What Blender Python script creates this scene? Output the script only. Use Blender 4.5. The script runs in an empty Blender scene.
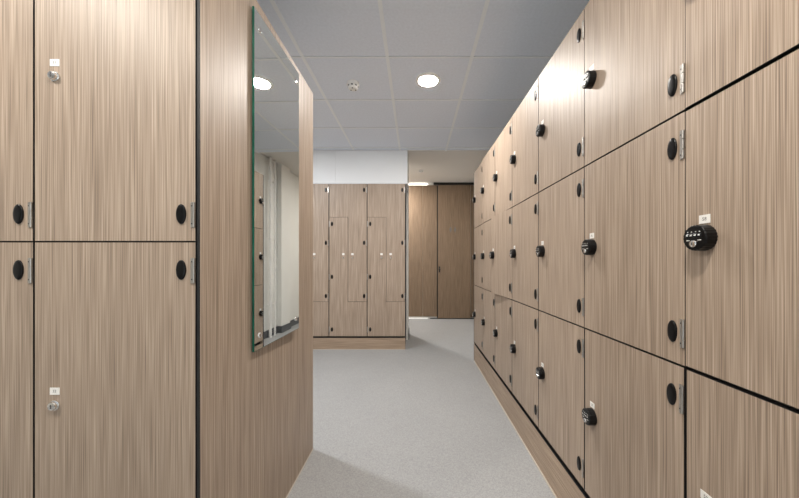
import bpy, bmesh, math, random
from mathutils import Vector, Matrix
S = bpy.context.scene
COL = S.collection
PI = math.pi
H_EYE = 1.15
random.seed(4)

# ------------------------------------------------------------------ materials
def newmat(name):
    m = bpy.data.materials.new(name); m.use_nodes = True
    nt = m.node_tree; nt.nodes.clear()
    out = nt.nodes.new('ShaderNodeOutputMaterial')
    b = nt.nodes.new('ShaderNodeBsdfPrincipled')
    nt.links.new(b.outputs[0], out.inputs[0])
    return m, nt, b

def plain(name, col, rough=.5, metal=0., var=.04, scale=40., spec=.5):
    m, nt, b = newmat(name)
    tc = nt.nodes.new('ShaderNodeTexCoord')
    n = nt.nodes.new('ShaderNodeTexNoise'); n.inputs['Scale'].default_value = scale
    n.inputs['Detail'].default_value = 3
    nt.links.new(tc.outputs['Object'], n.inputs['Vector'])
    r = nt.nodes.new('ShaderNodeValToRGB')
    r.color_ramp.elements[0].position = .3; r.color_ramp.elements[1].position = .7
    r.color_ramp.elements[0].color = (*[c*(1-var) for c in col], 1)
    r.color_ramp.elements[1].color = (*[min(1, c*(1+var)) for c in col], 1)
    nt.links.new(n.outputs['Fac'], r.inputs[0])
    nt.links.new(r.outputs[0], b.inputs['Base Color'])
    b.inputs['Roughness'].default_value = rough
    b.inputs['Metallic'].default_value = metal
    b.inputs['Specular IOR Level'].default_value = spec
    return m

def math_node(nt, op, a=None, b=None):
    n = nt.nodes.new('ShaderNodeMath'); n.operation = op
    for i, v in enumerate((a, b)):
        if v is None: continue
        if isinstance(v, (int, float)): n.inputs[i].default_value = v
        else: nt.links.new(v, n.inputs[i])
    return n.outputs[0]

def wood(name, along='z', tint=(1, 1, 1), rough=.475):
    """straight grained laminate: thin parallel light and dark streaks"""
    m, nt, b = newmat(name)
    tc = nt.nodes.new('ShaderNodeTexCoord')
    oi = nt.nodes.new('ShaderNodeObjectInfo')
    off = nt.nodes.new('ShaderNodeVectorMath'); off.operation = 'SCALE'
    off.inputs[0].default_value = (13.1, 17.3, 7.7)
    nt.links.new(oi.outputs['Random'], off.inputs['Scale'])
    add = nt.nodes.new('ShaderNodeVectorMath'); add.operation = 'ADD'
    nt.links.new(tc.outputs['Object'], add.inputs[0]); nt.links.new(off.outputs[0], add.inputs[1])
    outs = []
    for across, run, det in ((480, 3.5, 1), (250, 2.0, 1), (26, .5, 1), (110, 1.1, 1)):
        mp = nt.nodes.new('ShaderNodeMapping')
        sc = {'z': (across, across, run), 'x': (run, across, across)}[along]
        mp.inputs['Scale'].default_value = sc
        nt.links.new(add.outputs[0], mp.inputs['Vector'])
        n = nt.nodes.new('ShaderNodeTexNoise'); n.inputs['Scale'].default_value = 1
        n.inputs['Detail'].default_value = det; n.inputs['Roughness'].default_value = .6
        nt.links.new(mp.outputs[0], n.inputs['Vector'])
        outs.append(n.outputs['Fac'])
    s = math_node(nt, 'MULTIPLY', outs[0], .72)
    s = math_node(nt, 'ADD', s, math_node(nt, 'MULTIPLY', outs[1], .17))
    s = math_node(nt, 'ADD', s, math_node(nt, 'MULTIPLY', outs[2], .04))
    s = math_node(nt, 'ADD', s, math_node(nt, 'MULTIPLY', outs[3], .07))
    r = nt.nodes.new('ShaderNodeValToRGB')
    e = r.color_ramp.elements
    cs = WOOD_COLS
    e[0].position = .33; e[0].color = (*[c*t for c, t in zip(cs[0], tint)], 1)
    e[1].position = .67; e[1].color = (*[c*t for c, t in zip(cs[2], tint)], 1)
    k = e.new(.5); k.color = (*[c*t for c, t in zip(cs[1], tint)], 1)
    nt.links.new(s, r.inputs[0])
    nt.links.new(r.outputs[0], b.inputs['Base Color'])
    b.inputs['Roughness'].default_value = rough
    bp = nt.nodes.new('ShaderNodeBump'); bp.inputs['Strength'].default_value = .06
    bp.inputs['Distance'].default_value = .001
    nt.links.new(s, bp.inputs['Height']); nt.links.new(bp.outputs[0], b.inputs['Normal'])
    return m

WOOD_COLS = ((.20, .149, .110), (.358, .275, .208), (.51, .412, .327))
M = {}
M['wood'] = wood('striped_laminate')
M['woodh'] = wood('striped_laminate_flat_grain', 'x', tint=(1.0, .96, .90))
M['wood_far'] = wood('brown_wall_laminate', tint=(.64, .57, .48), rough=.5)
M['black_edge'] = plain('black_laminate_core', (.012, .012, .013), .55)
M['carcass'] = plain('dark_carcass', (.018, .017, .017), .7)
M['black'] = plain('black_plastic', (.0035, .0035, .004), .28, spec=.25)
M['white_mark'] = plain('white_print', (.8, .8, .78), .5)
M['chrome'] = plain('polished_chrome', (.78, .77, .75), .16, 1.)
M['steel'] = plain('brushed_steel', (.50, .48, .45), .35, 1.)
M['tag'] = plain('white_tag_plastic', (.86, .85, .82), .45)
M['ink'] = plain('grey_ink', (.07, .07, .07), .6)
M['wall'] = plain('painted_wall_white', (.74, .735, .70), .6, var=.015, scale=3)
M['bulk'] = plain('bulkhead_white', (.80, .82, .84), .5, var=.01, scale=3)
M['skirt'] = plain('dark_grey_skirting', (.10, .105, .11), .5)
M['seal'] = plain('beige_sealant', (.52, .47, .40), .6)
M['tbar'] = plain('ceiling_bar', (.84, .87, .90), .55, var=.01)
M['tile'] = plain('ceiling_tile', (.765, .81, .89), .85, var=.03, scale=60, spec=.15)
M['gyp'] = plain('plaster_ceiling', (.76, .74, .71), .8, var=.01, scale=3, spec=.2)
M['whitep'] = plain('white_plastic', (.82, .81, .78), .35)
M['greyslot'] = plain('dark_slots', (.06, .06, .06), .6)
M['glass_edge'] = plain('green_glass_edge', (.010, .105, .070), .12, var=.4, scale=9)
M['sign'] = plain('grey_pictogram', (.17, .165, .16), .4)
M['rail'] = plain('black_rail', (.010, .010, .010), .5)

def mat_mirror():
    m, nt, b = newmat('mirror_silver')
    b.inputs['Metallic'].default_value = 1
    b.inputs['Base Color'].default_value = (.89, .915, .90, 1)
    b.inputs['Roughness'].default_value = .015
    return m
M['mirror'] = mat_mirror()

def mat_floor():
    m, nt, b = newmat('speckled_grey_vinyl')
    tc = nt.nodes.new('ShaderNodeTexCoord')
    def noise(s, d=2):
        n = nt.nodes.new('ShaderNodeTexNoise'); n.inputs['Scale'].default_value = s
        n.inputs['Detail'].default_value = d
        nt.links.new(tc.outputs['Object'], n.inputs['Vector']); return n.outputs['Fac']
    v = nt.nodes.new('ShaderNodeTexVoronoi'); v.inputs['Scale'].default_value = 210
    nt.links.new(tc.outputs['Object'], v.inputs['Vector'])
    sep = nt.nodes.new('ShaderNodeSeparateColor')
    nt.links.new(v.outputs['Color'], sep.inputs[0])
    s = math_node(nt, 'MULTIPLY', sep.outputs[0], .55)
    s = math_node(nt, 'ADD', s, math_node(nt, 'MULTIPLY', noise(90), .25))
    s = math_node(nt, 'ADD', s, math_node(nt, 'MULTIPLY', noise(2.5, 4), .25))
    r = nt.nodes.new('ShaderNodeValToRGB'); e = r.color_ramp.elements
    e[0].position = .1; e[0].color = (.27, .275, .28, 1)
    e[1].position = .95; e[1].color = (.42, .425, .425, 1)
    nt.links.new(s, r.inputs[0]); nt.links.new(r.outputs[0], b.inputs['Base Color'])
    b.inputs['Roughness'].default_value = .5
    b.inputs['Specular IOR Level'].default_value = .3
    return m
M['floor'] = mat_floor()

def mat_lamp(name, col, st):
    m, nt, b = newmat(name)
    b.inputs['Base Color'].default_value = (.9, .9, .9, 1)
    b.inputs['Emission Color'].default_value = (*col, 1)
    b.inputs['Emission Strength'].default_value = st
    return m
LAMP = 205.0
M['lamp'] = mat_lamp('lamp_diffuser', (1., .945, .885), LAMP)
M['lamp_near'] = mat_lamp('lamp_diffuser_dimmed', (1., .925, .83), LAMP*1.0)
M['lamp_side'] = mat_lamp('lamp_diffuser_cool', (.95, .97, 1.), LAMP*1.35)
M['lamp_far'] = mat_lamp('lamp_diffuser_bright', (1., .955, .91), LAMP*1.8)

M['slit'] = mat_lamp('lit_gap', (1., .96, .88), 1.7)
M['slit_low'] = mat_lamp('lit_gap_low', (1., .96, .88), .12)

# ------------------------------------------------------------------ mesh tools
class MB:
    def __init__(s): s.v = []; s.f = []; s.m = []; s.sm = []; s.mats = []
    def mi(s, k):
        if k not in s.mats: s.mats.append(k)
        return s.mats.index(k)
    def add(s, vs, fs, k, smooth=False):
        o = len(s.v); s.v += [tuple(v) for v in vs]
        i = s.mi(k)
        for f in fs:
            s.f.append([a+o for a in f]); s.m.append(i); s.sm.append(smooth)
        return s
    def box(s, x0, x1, y0, y1, z0, z1, k, front=None, bev=0.0):
        """axis aligned box; front = material of the big -y / +y faces, k of the edges"""
        vs = [(x0,y0,z0),(x1,y0,z0),(x1,y1,z0),(x0,y1,z0),(x0,y0,z1),(x1,y0,z1),(x1,y1,z1),(x0,y1,z1)]
        big = [[0,1,5,4],[2,3,7,6]]
        rest = [[3,2,1,0],[4,5,6,7],[1,2,6,5],[3,0,4,7]]
        s.add(vs, big, front or k); o = len(s.v)-8
        i = s.mi(k)
        for f in rest: s.f.append([a+o for a in f]); s.m.append(i); s.sm.append(False)
        return s
    def prism(s, poly, y0, y1, k, front=None):
        """poly in (x,z), counter-clockwise seen from -y"""
        n = len(poly)
        vs = [(x, y0, z) for x, z in poly] + [(x, y1, z) for x, z in poly]
        s.add(vs, [list(range(n)), list(range(2*n-1, n-1, -1))], front or k)
        o = len(s.v)-2*n; i = s.mi(k)
        for a in range(n):
            b = (a+1) % n
            s.f.append([o+b, o+a, o+a+n, o+b+n]); s.m.append(i); s.sm.append(False)
        return s
    def lathe(s, prof, k, seg=32, axis='y', c=(0,0,0), sx=1., sz=1., lobes=0, amp=0., smooth=True, cap0=True, cap1=True):
        """prof: (radius, height); axis y means height goes towards -y"""
        vs = []
        for r, h in prof:
            for q in range(seg):
                a = 2*PI*q/seg
                rr = r*(1 + (amp*(1 if (q*lobes//seg*1.0, (q % (seg//lobes)) < (seg//lobes)/2)[1] else -1) if lobes and r > .02 else 0))
                u, w = rr*math.cos(a)*sx, rr*math.sin(a)*sz
                if axis == 'y': vs.append((c[0]+u, c[1]-h, c[2]+w))
                elif axis == 'z': vs.append((c[0]+u, c[1]+w, c[2]+h))
                else: vs.append((c[0]+h, c[1]+u, c[2]+w))
        fs = []
        for j in range(len(prof)-1):
            for q in range(seg):
                q2 = (q+1) % seg
                fs.append([j*seg+q, j*seg+q2, (j+1)*seg+q2, (j+1)*seg+q])
        if cap0: fs.append(list(range(seg))[::-1])
        if cap1: fs.append([(len(prof)-1)*seg+q for q in range(seg)])
        return s.add(vs, fs, k, smooth)
    def mesh(s, name):
        me = bpy.data.meshes.new(name)
        me.from_pydata(s.v, [], s.f)
        for k in s.mats: me.materials.append(M[k])
        for p, i, sm in zip(me.polygons, s.m, s.sm): p.material_index = i; p.use_smooth = sm
        bm = bmesh.new(); bm.from_mesh(me)
        bmesh.ops.recalc_face_normals(bm, faces=bm.faces); bm.to_mesh(me); bm.free()
        try: me.set_sharp_from_angle(angle=math.radians(35))
        except Exception: pass
        return me

def link(name, me, parent=None, loc=(0,0,0), rot=(0,0,0), bev=0.0, label=None):
    if isinstance(me, MB): me = me.mesh(name)
    o = bpy.data.objects.new(name, me); COL.objects.link(o)
    if parent: o.parent = parent
    o.location = loc; o.rotation_euler = rot
    if bev:
        b = o.modifiers.new('bevel', 'BEVEL'); b.width = bev; b.segments = 2; b.limit_method = 'ANGLE'
    if label: o['label'] = label
    return o
def tag(o, label, cat, group=None):
    o['label'] = label; o['category'] = cat
    if group: o['group'] = group
    return o
def thing(name, label, cat, loc=(0,0,0), rz=0., group=None):
    o = bpy.data.objects.new(name, None); COL.objects.link(o)
    o.empty_display_size = .1
    o.location = loc; o.rotation_euler = (0,0,rz)
    return tag(o, label, cat, group)
def struct(name, mb, parent=None, label=None):
    o = link(name, mb, parent)
    if not parent: o['kind'] = 'structure'
    if label: o['label'] = label
    return o

# ------------------------------------------------------------------ small fittings (shared meshes)
def text_mb(txt, size, mb, k, c, y):
    """flat lettering in the xz plane facing -y, centred on c"""
    cu = bpy.data.curves.new('lettering', 'FONT'); cu.body = txt; cu.size = size
    cu.align_x = 'CENTER'; cu.align_y = 'CENTER'
    ob = bpy.data.objects.new('lettering', cu)
    me = bpy.data.meshes.new_from_object(ob)
    vs = [(v.co.x + c[0], y, v.co.y + c[1]) for v in me.vertices]
    fs = [list(p.vertices) for p in me.polygons]
    mb.add(vs, fs, k)
    bpy.data.objects.remove(ob); bpy.data.meshes.remove(me); bpy.data.curves.remove(cu)

TAGS = {}
def tag_mesh(txt, w=.0275, h=.0205):
    if (txt, w) not in TAGS:
        m = MB(); m.box(-w/2, w/2, -.0012, 0, -h/2, h/2, 'tag')
        text_mb(txt, h*.55, m, 'ink', (0, 0), -.0015)
        TAGS[(txt, w)] = m.mesh('number_tag')
    return TAGS[(txt, w)]

def cover_mesh():
    m = MB()
    m.lathe([(.0143, 0), (.0143, .0022), (.0137, .0036), (.0125, .0046), (.0085, .0052), (.003, .0054)], 'black', seg=36, sz=2.02)
    return m.mesh('hinge_cover')
COVER = cover_mesh()

def hinge_mesh():
    m = MB()
    m.box(-.0085, .0005, -.0022, 0, -.037, .037, 'steel')
    for z0, z1 in ((-.036, -.014), (-.012, .012), (.014, .036)):
        m.lathe([(.0034, z0), (.0034, z1)], 'steel', seg=12, axis='z', c=(.0005, -.002, 0))
    for z in (-.026, .026):
        m.lathe([(.0026, 0), (.0020, .001)], 'greyslot', seg=10, c=(-.0048, -.0021, z))
    return m.mesh('hinge')
HINGE = hinge_mesh()

def combo_mesh():
    m = MB()
    # ribbed barrel with a rounded front rim
    m.lathe([(.0308, 0), (.0310, .004), (.0304, .010), (.0302, .0225), (.0297, .0250), (.0284, .0262), (.0268, .0265)],
            'black', seg=96, lobes=24, amp=.012)
    y = -.0265
    # raised housing around the wheels
    m.box(-.0215, .0215, y-.0006, y+.001, -.0008, .0125, 'black')
    for i in range(4):
        cx = -.0153 + i*.0102
        m.lathe([(.0052, cx-.0036), (.0062, cx-.0030), (.0062, cx+.0030), (.0052, cx+.0036)], 'black', seg=20, axis='x', c=(0, y+.0040, .0058))
        m.box(cx-.0020, cx+.0020, y-.0030, y-.0018, .0044, .0074, 'white_mark')
        m.box(cx-.0012, cx+.0012, y-.0012, y-.0002, .0134, .0150, 'white_mark')
    for sx in (-1, 1):
        m.box(sx*.0145-.0042, sx*.0145+.0042, y-.0010, y, -.0066, -.0050, 'white_mark')
    # key barrel
    m.lathe([(.0086, 0), (.0086, .003), (.0075, .0046), (.0040, .0052)], 'chrome', seg=24, c=(0, y+.0002, -.0140))
    m.box(-.0008, .0008, y-.0058, y-.005, -.0172, -.0108, 'greyslot')
    return m.mesh('combination_lock')
COMBO = combo_mesh()

def cam_mesh():
    m = MB()
    m.lathe([(.0150, 0), (.0150, .003), (.0135, .0045)], 'chrome', seg=28)
    m.lathe([(.0118, .0045), (.0118, .0080), (.0108, .0100), (.0080, .0108), (.004, .0110)], 'chrome', seg=28)
    m.box(-.0011, .0011, -.0118, -.0108, -.0060, .0060, 'greyslot')
    return m.mesh('cam_lock')
CAM = cam_mesh()

def knob_mesh():
    m = MB()
    m.lathe([(.0115, 0), (.0115, .003), (.0085, .005), (.0085, .014), (.0075, .016), (.003, .0165)], 'steel', seg=20)
    m.box(-.0009, .0009, -.0172, -.0163, -.005, .005, 'greyslot')
    return m.mesh('cam_lock')
KNOB = knob_mesh()

T = .013   # laminate thickness
def fittings(door, w, h, lock, txt, covers, lock_z=None, lock_x=.0515):
    """door-local: origin at hinge side bottom front, x runs from -w to 0"""
    zc = h/2 - .002 if lock_z is None else lock_z
    x = -w + lock_x + (0 if lock == 'combo' else .007)
    link('combination_lock' if lock == 'combo' else 'cam_lock', COMBO if lock == 'combo' else CAM, door, (x, 0, zc))
    link('number_tag', tag_mesh(txt), door, (x, 0, zc + (.0445 if lock == 'combo' else .041)))
    for z in covers:
        link('hinge_cover', COVER, door, (-.036 if lock == 'combo' else -.0405, 0, z - (0 if lock == 'combo' else -.002)))
        link('hinge', HINGE, door, (-.0038, 0, z))

def carcass(cab, w, d, z0, z1, shelves):
    m = MB()
    y0 = T + .002
    m.box(0.001, .014, y0, d, z0, z1, 'carcass'); m.box(w-.014, w-.001, y0, d, z0, z1, 'carcass')
    m.box(.014, w-.014, y0, d, z0, z0+.014, 'carcass'); m.box(.014, w-.014, y0, d, z1-.014, z1, 'carcass')
    m.box(.014, w-.014, d-.012, d, z0+.014, z1-.014, 'carcass')
    for z in shelves: m.box(.014, w-.014, y0, d-.012, z-.009, z+.009, 'carcass')
    return link('body', m, cab)

def cabinet(loc, rz, w, zs, d, lock, txts, label, group, gap=.005, gapv=None, ajar=None, name='locker_cabinet', lockz=None, base=False):
    """zs: heights of door boundaries from the bottom up"""
    cab = thing(name, label, 'locker', loc, rz, group)
    carcass(cab, w, d, zs[0], zs[-1], zs[1:-1])
    gapv = gap if gapv is None else gapv
    for i in range(len(zs)-1):
        a = zs[i] + (gap/2 if i else 0); b = zs[i+1] - (gap/2 if i < len(zs)-2 else 0)
        gv = gapv[i] if isinstance(gapv, (list, tuple)) else gapv
        dw = w - gv
        m = MB(); m.box(-dw, 0, 0, T, 0, b-a, 'black_edge', 'wood')
        rot = (0, 0, math.radians((ajar or {}).get(i, 0)))
        door = link('door', m, cab, (w-gv/2, 0, a), rot)
        fittings(door, dw, b-a, lock, txts[i], (.081 if lock == 'combo' else .076, b-a-.082), lockz[i]-a if lockz else None)
    if base:
        m = MB(); m.box(0.0005, w-.0005, .006, .022, 0, zs[0]-.026, 'woodh'); m.box(0.0005, w-.0005, .022, d, 0, zs[0], 'carcass')
        link('base_panel', m, cab)
    return cab

# ------------------------------------------------------------------ room shell
XR = .687            # face of the lockers on the one side of the aisle
XW = 1.190           # wall behind them
XL = -.627           # face of the end panel with the mirror
ZB = 4.0             # front of the locker bank at the end
YF = 6.18            # far wall
YN = -2.4            # open end behind the viewer, half closed by an added wall
XE = -3.2            # outer wall on the other side
HC, HF, YS = 1.15+1.463, 1.15+1.595, 4.03   # ceiling heights, where it steps up

m = MB(); m.box(XE-.1, XW+.1, YN-.1, YF+.1, -.1, 0, 'floor'); struct('floor', m)
m = MB(); m.box(XW, XW+.1, YN-.1, YF+.1, 0, HF+.2, 'wall'); struct('wall_right', m)
m = MB(); m.box(XE-.1, XE, YN-.1, YF+.1, 0, HF+.2, 'wall'); struct('wall_left', m)
m = MB(); m.box(XE, XW, YF, YF+.1, 0, HF+.2, 'wall'); struct('wall_far', m)
m = MB(); m.box(XE, -.45, YN-.1, YN, 0, HF+.2, 'wall'); struct('wall_back_light_block', m)  # partial wall added out of view to cut fill light on the left lockers

# ceiling: tiles laid in a grid of bars, and a plain ceiling a little higher beyond the bulkhead
def ceiling():
    gx = [-.198 + .605*k for k in range(-6, 4)]
    gy = [2.185 + .578*k for k in range(-8, 5)]
    holes = {}
    m = MB()
    bw = .012
    z = HC
    def lim(a, lo, hi): return max(lo, min(hi, a))
    for i in range(len(gx)-1):
        for j in range(len(gy)-1):
            x0, x1 = lim(gx[i]+bw, XE, XW), lim(gx[i+1]-bw, XE, XW)
            y0, y1 = lim(gy[j]+bw, YN, YS), lim(gy[j+1]-bw, YN, YS)
            if x1-x0 < .02 or y1-y0 < .02: continue
            m.box(x0, x1, y0, y1, z+.004, z+.018, 'tile')
    m.box(XE, XW, YN, YS, z+.018, z+.03, 'tile')
    o = struct('ceiling', m)
    g = MB()
    for x in gx:
        if XE < x < XW: g.box(x-bw, x+bw, YN, YS, z, z+.018, 'tbar')
    for y in gy:
        if YN < y < YS: g.box(XE, XW, y-bw*.55, y+bw*.55, z+.0005, z+.0182, 'tbar')
    link('ceiling_grid', g, o)
    f = MB(); f.box(XE, XW, YS, YF, HF, HF+.02, 'gyp')
    f.box(XE, XW, YS-.02, YS, HC+.0005, HF+.02, 'gyp')
    link('upper_ceiling', f, o)
    return gx, gy
gx, gy = ceiling()

# ------------------------------------------------------------------ lockers along the one side
TZ = [.227, .882, 1.536, 2.179]
PIT = .4608; Y0 = .7755
where = ['nearest column of the wooden three-door lockers, its combination lock dials facing the viewer',
         'second nearest column of the wooden three-door lockers along the plinth',
         'third nearest column of wooden three-door lockers, level with the mirror across the aisle',
         'fourth column of wooden three-door lockers, counted from the nearest',
         'wooden three-door locker column whose middle door stands ajar over a shadow',
         'wooden three-door locker column next to last before the far wood door',
         'last wooden three-door locker column at the far end of its row']
for n in range(7):
    y_far = Y0 + n*PIT
    aj = {4: {1: 4.2}, 5: {2: 1.1, 1: .8}}.get(n)
    ex = .0 if n else 0
    cabinet((XR, y_far, 0), -PI/2, PIT, TZ, .49, 'combo', [str(59-2*n+0), str(58-2*n) if n == 0 else str(58-2*n), str(57-2*n)],
            where[n], 'row of combination lock lockers', gap=.0095 if n == 0 else .006, gapv=(.0095, .0025, .0015) if n == 0 else (.0075, .0025, .0015) if n == 1 else .0065, ajar=aj)
# end panel of the row and the plinth below
yend = Y0 + 6*PIT
m = MB(); m.box(XR, XR+.49, yend+.001, yend+.018, 0, TZ[-1], 'black_edge', 'wood')
tag(link('end_panel', m), 'wooden end panel closing the row of combination lock lockers', 'panel')
ynear = Y0 - PIT
m = MB(); m.box(XR, XR+.49, ynear-.018, ynear-.005, 0, TZ[-1], 'wood')
tag(link('end_panel', m), 'wooden end panel closing the locker row on the side of the viewer', 'panel')
pl = thing('locker_plinth', 'long low wooden plinth under the row of combination lock lockers', 'plinth', (XR, yend, 0), -PI/2)
m = MB(); L = 7*PIT
m.box(0, L, .003, .018, .0, .195, 'black_edge', 'woodh'); m.box(0, L, .03, .47, 0, .225, 'carcass')
link('board', m, pl)
m = MB(); m.prism([(0, 0), (L, 0), (L, .006), (0, .006)], -.003, .003, 'seal')
link('sealant_bead', m, pl, label='pale sealant bead along the floor')

# ------------------------------------------------------------------ lockers beside the viewer (front on) with the end panel and mirror
YL = .89
LZ = [.227, 1.209, 2.185]
XLe = -.638
for k in range(2):
    x1 = XLe - .474*k
    cabinet((x1-.474, YL, 0), 0, .474, LZ, .49, 'cam', ['32', '31'] if k == 0 else ['30', '29'],
            ['wooden two-door locker column beside the mirror panel, with silver cam locks',
             'partly visible wooden two-door locker column cut by the photo edge'][k],
            'pair of cam lock lockers', gap=.0048, gapv=.006, lockz=[.732, 1.690], base=True)
m = MB(); m.box(XLe-.94, XLe-.001, YL+.492, 1.875, 0, 2.185, 'black_edge', 'wood')
tag(link('locker_back_box', m), 'tall wooden locker block standing behind the two-door lockers', 'locker')
pn = MB()
vs = []
pn.box(0, .985, 0, .0085, 0, 2.185, 'black_edge', 'wood')
ep = thing('mirror_panel', 'tall wooden end panel carrying the mirror', 'panel', (XL, YL, 0), PI/2)
link('board', pn, ep)
m = MB(); m.prism([(0, 0), (.985, 0), (.985, .005), (0, .005)], -.003, 0, 'seal')
link('sealant_bead', m, ep, label='pale sealant bead along the floor')

# mirror
my0, my1, mz0, mz1 = 1.163, 1.585, .806, 2.126
mr = thing('wall_mirror', 'tall frameless mirror screwed to the wooden end panel', 'mirror', (XL+.014, my0, mz0), math.radians(90-1.4))
# local x runs away from the viewer, -y faces the aisle
w_, h_ = my1-my0, mz1-mz0
g = MB()
c = .0015
g.box(0, w_, .0006, .008, 0, h_, 'glass_edge')
g.add([(c, 0, c), (w_-c, 0, c), (w_-c, 0, h_-c), (c, 0, h_-c)], [[0, 1, 2, 3]], 'mirror')
g.add([(0, .0006, 0), (w_, .0006, 0), (w_, .0006, h_), (0, .0006, h_)] + [(c, 0, c), (w_-c, 0, c), (w_-c, 0, h_-c), (c, 0, h_-c)],
      [[0,1,5,4],[1,2,6,5],[2,3,7,6],[3,0,4,7]], 'glass_edge')
link('glass', g, mr)
sc_ = MB(); sc_.lathe([(.0105, 0), (.0105, .002), (.0085, .0042), (.004, .005)], 'chrome', seg=24)
sc_.lathe([(.006, -.013), (.006, 0)], 'chrome', seg=12)
SC = sc_.mesh('screw')
for x in (.040, w_-.040):
    for z in (.055, h_-.062):
        link('screw', SC, mr, (x, 0, z), label='chrome screw cap')

# ------------------------------------------------------------------ bank of Z lockers at the end
PX = .501
XBr = -.127
Z0, Z1, ZA, ZBt = .176, 2.172, .628, 1.737
names = ['wooden locker pair with interlocking L-shaped doors nearest the white wall end',
         'middle wooden locker pair with interlocking L-shaped doors below the white bulkhead',
         'wooden locker pair with interlocking L-shaped doors half hidden behind the mirror panel']
for k in range(3):
    x0 = XBr - PX*(k+1)
    cab = thing('z_locker_cabinet', names[k], 'locker', (x0, ZB, 0), 0, 'bank of L-door lockers')
    carcass(cab, PX, .49, Z0, Z1, [])
    g2, c = .0035, PX/2
    # upper door: full width on top, then the half towards the wall end; hinged on that edge
    e = .005
    polyA = [(c+g2/2, ZA+g2/2), (PX-e, ZA+g2/2), (PX-e, Z1), (e, Z1), (e, ZBt+g2/2), (c+g2/2, ZBt+g2/2)]
    polyB = [(e, Z0), (PX-e, Z0), (PX-e, ZA-g2/2), (c-g2/2, ZA-g2/2), (c-g2/2, ZBt-g2/2), (e, ZBt-g2/2)]
    a = MB(); a.prism(polyA, 0, T, 'black_edge', 'wood'); da = link('upper_door', a, cab)
    b = MB(); b.prism(polyB, 0, T, 'black_edge', 'wood'); db = link('lower_door', b, cab)
    for z in (2.094, 1.400, .702):
        link('hinge_cover', COVER, da, (PX-e-.035, 0, z)); link('hinge', HINGE, da, (PX-e-.001, 0, z))
    for z in (1.648, .954, .264):
        link('hinge_cover', COVER, db, (e+.035, 0, z)); link('hinge', HINGE, db, (e, 0, z), (0, PI, 0))
    for dr, x, t in ((da, c+.058, 12+k*2), (db, c-.062, 11+k*2)):
        link('cam_lock', KNOB, dr, (x, 0, 1.204)); link('number_tag', tag_mesh(str(t), .030, .026), dr, (x, 0, 1.252))
bp = thing('locker_plinth', 'low wooden plinth under the L-door lockers', 'plinth', (XBr-3*PX, ZB, 0))
m = MB(); m.box(0, 3*PX, .0, .016, 0, .152, 'black_edge', 'woodh'); m.box(0, 3*PX-.004, .03, .47, 0, .174, 'carcass')
link('board', m, bp)
m = MB(); m.prism([(0, 0), (3*PX, 0), (3*PX, .006), (0, .006)], -.005, 0, 'seal')
link('sealant_bead', m, bp, label='pale sealant bead along the floor')

# white bulkhead above, and the white wall the bank stands against
XWe = -.100
m = MB()
m.box(XE, -1.043, ZB+.002, ZB+.55, 2.176, HC, 'bulk'); m.box(-1.039, XWe, ZB+.002, ZB+.55, 2.176, HC, 'bulk')
m.box(-1.045, -1.037, ZB+.006, ZB+.5, 2.177, HC-.001, 'bulk')
struct('trim_1', m, label='white bulkhead panels above the L-door lockers')
m = MB(); m.box(XE, XWe, ZB+.495, ZB+.86, 0, 2.176, 'wall'); m.box(XE, XWe, ZB+.552, ZB+.86, 2.176, HF, 'wall')
struct('wall_partition', m)
m = MB(); m.box(XE, XWe+.012, ZB+.86, ZB+.872, 0, .095, 'skirt'); m.box(XWe, XWe+.012, ZB+.50, ZB+.86, 0, .095, 'skirt')
struct('baseboard_partition', m)

# ------------------------------------------------------------------ far wall: wood panelling, sliding door on a black rail
XD0, XD1 = .462, 1.118
m = MB()
for a, b in ((-2.6, -1.43), (-1.427, -.62), (-.617, .155), (.158, XD0-.018)):
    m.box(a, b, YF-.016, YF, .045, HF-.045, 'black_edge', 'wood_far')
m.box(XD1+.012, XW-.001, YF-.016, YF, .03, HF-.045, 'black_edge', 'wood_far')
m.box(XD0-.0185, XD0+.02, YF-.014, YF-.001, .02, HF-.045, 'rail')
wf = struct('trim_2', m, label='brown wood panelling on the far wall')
m = MB(); m.box(-2.6, .26, YF-.022, YF-.001, 0, .020, 'slit_low'); struct('lit_gap_strip_far', m)  # glowing strip standing in for light leaking out below the panelling
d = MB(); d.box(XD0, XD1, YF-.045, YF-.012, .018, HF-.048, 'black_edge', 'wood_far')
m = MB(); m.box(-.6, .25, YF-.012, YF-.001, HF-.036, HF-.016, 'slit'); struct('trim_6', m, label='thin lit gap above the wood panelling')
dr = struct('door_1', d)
h = MB(); h.box(-.012, .012, -.004, .004, -.06, .06, 'rail'); h.lathe([(.010, 0), (.010, .02), (.018, .024), (.018, .034), (.012, .038)], 'rail', seg=20)
link('door_handle', h, dr, (XD0+.028, YF-.048, 1.00), label='dark door handle')
# washroom pictograms on the door: two small standing figures
p = MB()
def figure(cx, skirt):
    p.lathe([(.0115, 0), (.0115, .002)], 'sign', seg=20, c=(cx, 0, .044))
    if skirt: poly = [(cx-.030, -.012), (cx+.030, -.012), (cx+.010, .030), (cx-.010, .030)]
    else: poly = [(cx-.016, -.012), (cx+.016, -.012), (cx+.020, .030), (cx-.020, .030)]
    p.prism(poly, -.002, 0, 'sign')
    p.prism([(cx-.012, -.048), (cx-.002, -.048), (cx-.002, -.012), (cx-.012, -.012)], -.002, 0, 'sign')
    p.prism([(cx+.002, -.048), (cx+.012, -.048), (cx+.012, -.012), (cx+.002, -.012)], -.002, 0, 'sign')
figure(-.045, False); figure(.045, True)
link('pictogram', p, dr, (.76, YF-.0455, 1.795), label='small grey washroom figures')
m = MB(); m.box(.375, XW-.002, YF-.062, YF-.014, HF-.042, HF-.001, 'rail')
struct('trim_3', m, label='black sliding door rail')
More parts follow.
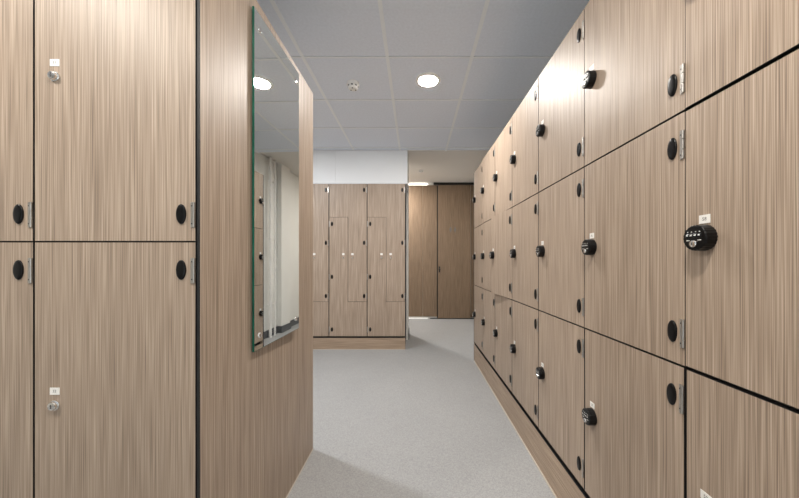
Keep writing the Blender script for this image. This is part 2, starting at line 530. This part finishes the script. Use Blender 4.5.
m = MB(); m.box(.30, XW-.002, YF-.0235, YF-.012, 0, .016, 'rail'); struct('trim_4', m, label='dark strip standing in for shade under the sliding door')  # black strip set where only shade lies at the floor

# ------------------------------------------------------------------ wall beyond the locker row (seen in the mirror): pilaster, pipes, skirting
m = MB(); m.box(XW-.07, XW, 4.86, 5.16, 0, HF, 'wall'); struct('trim_5', m, label='white boxed pilaster')
m = MB()
m.box(XW-.013, XW, 3.56, 4.86, 0, .11, 'skirt'); m.box(XW-.083, XW-.07, 4.847, 5.173, 0, .11, 'skirt')
m.box(XW-.07, XW, 4.847, 4.86, 0, .11, 'skirt'); m.box(XW-.07, XW, 5.16, 5.173, 0, .11, 'skirt'); m.box(XW-.013, XW, 5.173, YF-.07, 0, .11, 'skirt')
struct('baseboard_right', m)
for k, (yy, r) in enumerate(((4.56, .021), (4.70, .014))):
    pm = MB(); pm.lathe([(r, 0), (r, HF-.002)], 'whitep', seg=20, axis='z', cap0=False, cap1=False)
    pp = thing('water_pipe', ['thicker white pipe standing on the white wall, seen in the mirror', 'thin white pipe beside the pilaster, seen in the mirror'][k], 'pipe', (XW-.045, yy, 0))
    link('pipe', pm, pp)
    for z in (.5, 1.5, 2.4):
        cl = MB(); cl.lathe([(r+.004, -.012), (r+.004, .012)], 'whitep', seg=20, axis='z'); cl.box(-.008, .046, -.008, .008, -.008, .008, 'whitep')
        link('clamp', cl, pp, (0, 0, z))

# ------------------------------------------------------------------ ceiling fittings
def downlight(x, y, z, label, lamp='lamp'):
    t = thing('downlight', label, 'ceiling light', (x, y, z), 0, 'round ceiling downlights')
    r = MB()
    prof = [(.075, .0045), (.075, -.0062), (.082, -.0062), (.096, -.0050), (.101, -.002), (.101, .0045)]
    r.lathe(prof, 'whitep', seg=48, axis='z', cap0=False, cap1=False)
    link('bezel', r, t)
    l = MB(); l.lathe([(.0745, -.004), (.074, -.0060), (.066, -.0066), (.045, -.0070), (.015, -.0072)], lamp, seg=48, axis='z', cap0=False)
    link('diffuser', l, t)
downlight(.105, 2.46, HC, 'lit round downlight in the tiled ceiling above the aisle')
downlight(.105, .15, HC, 'lit round downlight overhead of the viewer, outside the picture', 'lamp_near')
downlight(-1.62, .12, HC, 'lit round downlight in front of the two-door lockers, outside the picture', 'lamp_near')
downlight(-1.70, 2.46, HC, 'lit round downlight behind the mirror panel block', 'lamp_side')
downlight(-.62, 5.72, HF, 'lit round downlight behind the white bulkhead', 'lamp_far')

def detector(x, y, z, s, label):
    t = thing('smoke_detector', label, 'smoke detector', (x, y, z), 0)
    b_ = MB(); b_.lathe([(.050*s, .0038), (.052*s, -.010*s), (.048*s, -.020*s)], 'whitep', seg=40, axis='z'); link('base', b_, t)
    h_ = MB(); h_.lathe([(.043*s, -.020*s), (.041*s, -.036*s), (.034*s, -.046*s), (.015*s, -.050*s)], 'whitep', seg=40, axis='z')
    for k in range(8):
        a = 2*PI*k/8
        ca, sa = math.cos(a), math.sin(a)
        q = [( .0410*s, -.008*s, -.034*s), (.0410*s, .008*s, -.034*s), (.0440*s, .008*s, -.024*s), (.0440*s, -.008*s, -.024*s)]
        h_.add([(x_*ca-y_*sa, x_*sa+y_*ca, z_) for x_, y_, z_ in q], [[0, 1, 2, 3]], 'greyslot')
    for k in range(3):
        a = 2*PI*k/3 + .5
        h_.lathe([(.006*s, -.0505*s), (.006*s, -.0475*s)], 'greyslot', seg=10, axis='z', c=(.022*s*math.cos(a), .022*s*math.sin(a), 0))
    link('head', h_, t)
detector(-.508, 2.50, HC, 1.0, 'white round smoke detector on the tiled ceiling')
detector(.105, 5.32, HF, .75, 'small white detector on the far ceiling before the wood door')

# ------------------------------------------------------------------ world, camera, view
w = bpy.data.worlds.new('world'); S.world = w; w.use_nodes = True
# added fill light through the open back: world bright below the horizon, dim above
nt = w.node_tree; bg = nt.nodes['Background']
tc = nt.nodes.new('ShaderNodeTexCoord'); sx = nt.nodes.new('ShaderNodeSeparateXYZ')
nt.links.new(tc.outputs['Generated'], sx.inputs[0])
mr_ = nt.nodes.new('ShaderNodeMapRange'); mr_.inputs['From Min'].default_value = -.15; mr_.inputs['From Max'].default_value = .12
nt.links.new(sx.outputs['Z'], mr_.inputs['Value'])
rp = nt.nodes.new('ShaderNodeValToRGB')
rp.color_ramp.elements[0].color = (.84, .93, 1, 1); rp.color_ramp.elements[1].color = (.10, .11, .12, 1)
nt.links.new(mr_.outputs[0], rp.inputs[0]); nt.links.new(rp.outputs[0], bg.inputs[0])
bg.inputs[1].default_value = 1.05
cam = bpy.data.cameras.new('camera'); co = bpy.data.objects.new('camera', cam); COL.objects.link(co)
cam.sensor_fit = 'HORIZONTAL'; cam.sensor_width = 36; cam.lens = 305*36/799
cam.shift_x = -15.5/799; cam.shift_y = 12.9/799
cam.clip_start = .02
co.location = (0, 0, H_EYE); co.rotation_euler = (PI/2, 0, 0)
S.camera = co
vs_ = S.view_settings
vs_.view_transform = 'Standard'; vs_.look = 'None'; vs_.gamma = 1; vs_.use_curve_mapping = False
vs_.exposure = 1.52
S.cycles.use_denoising = True
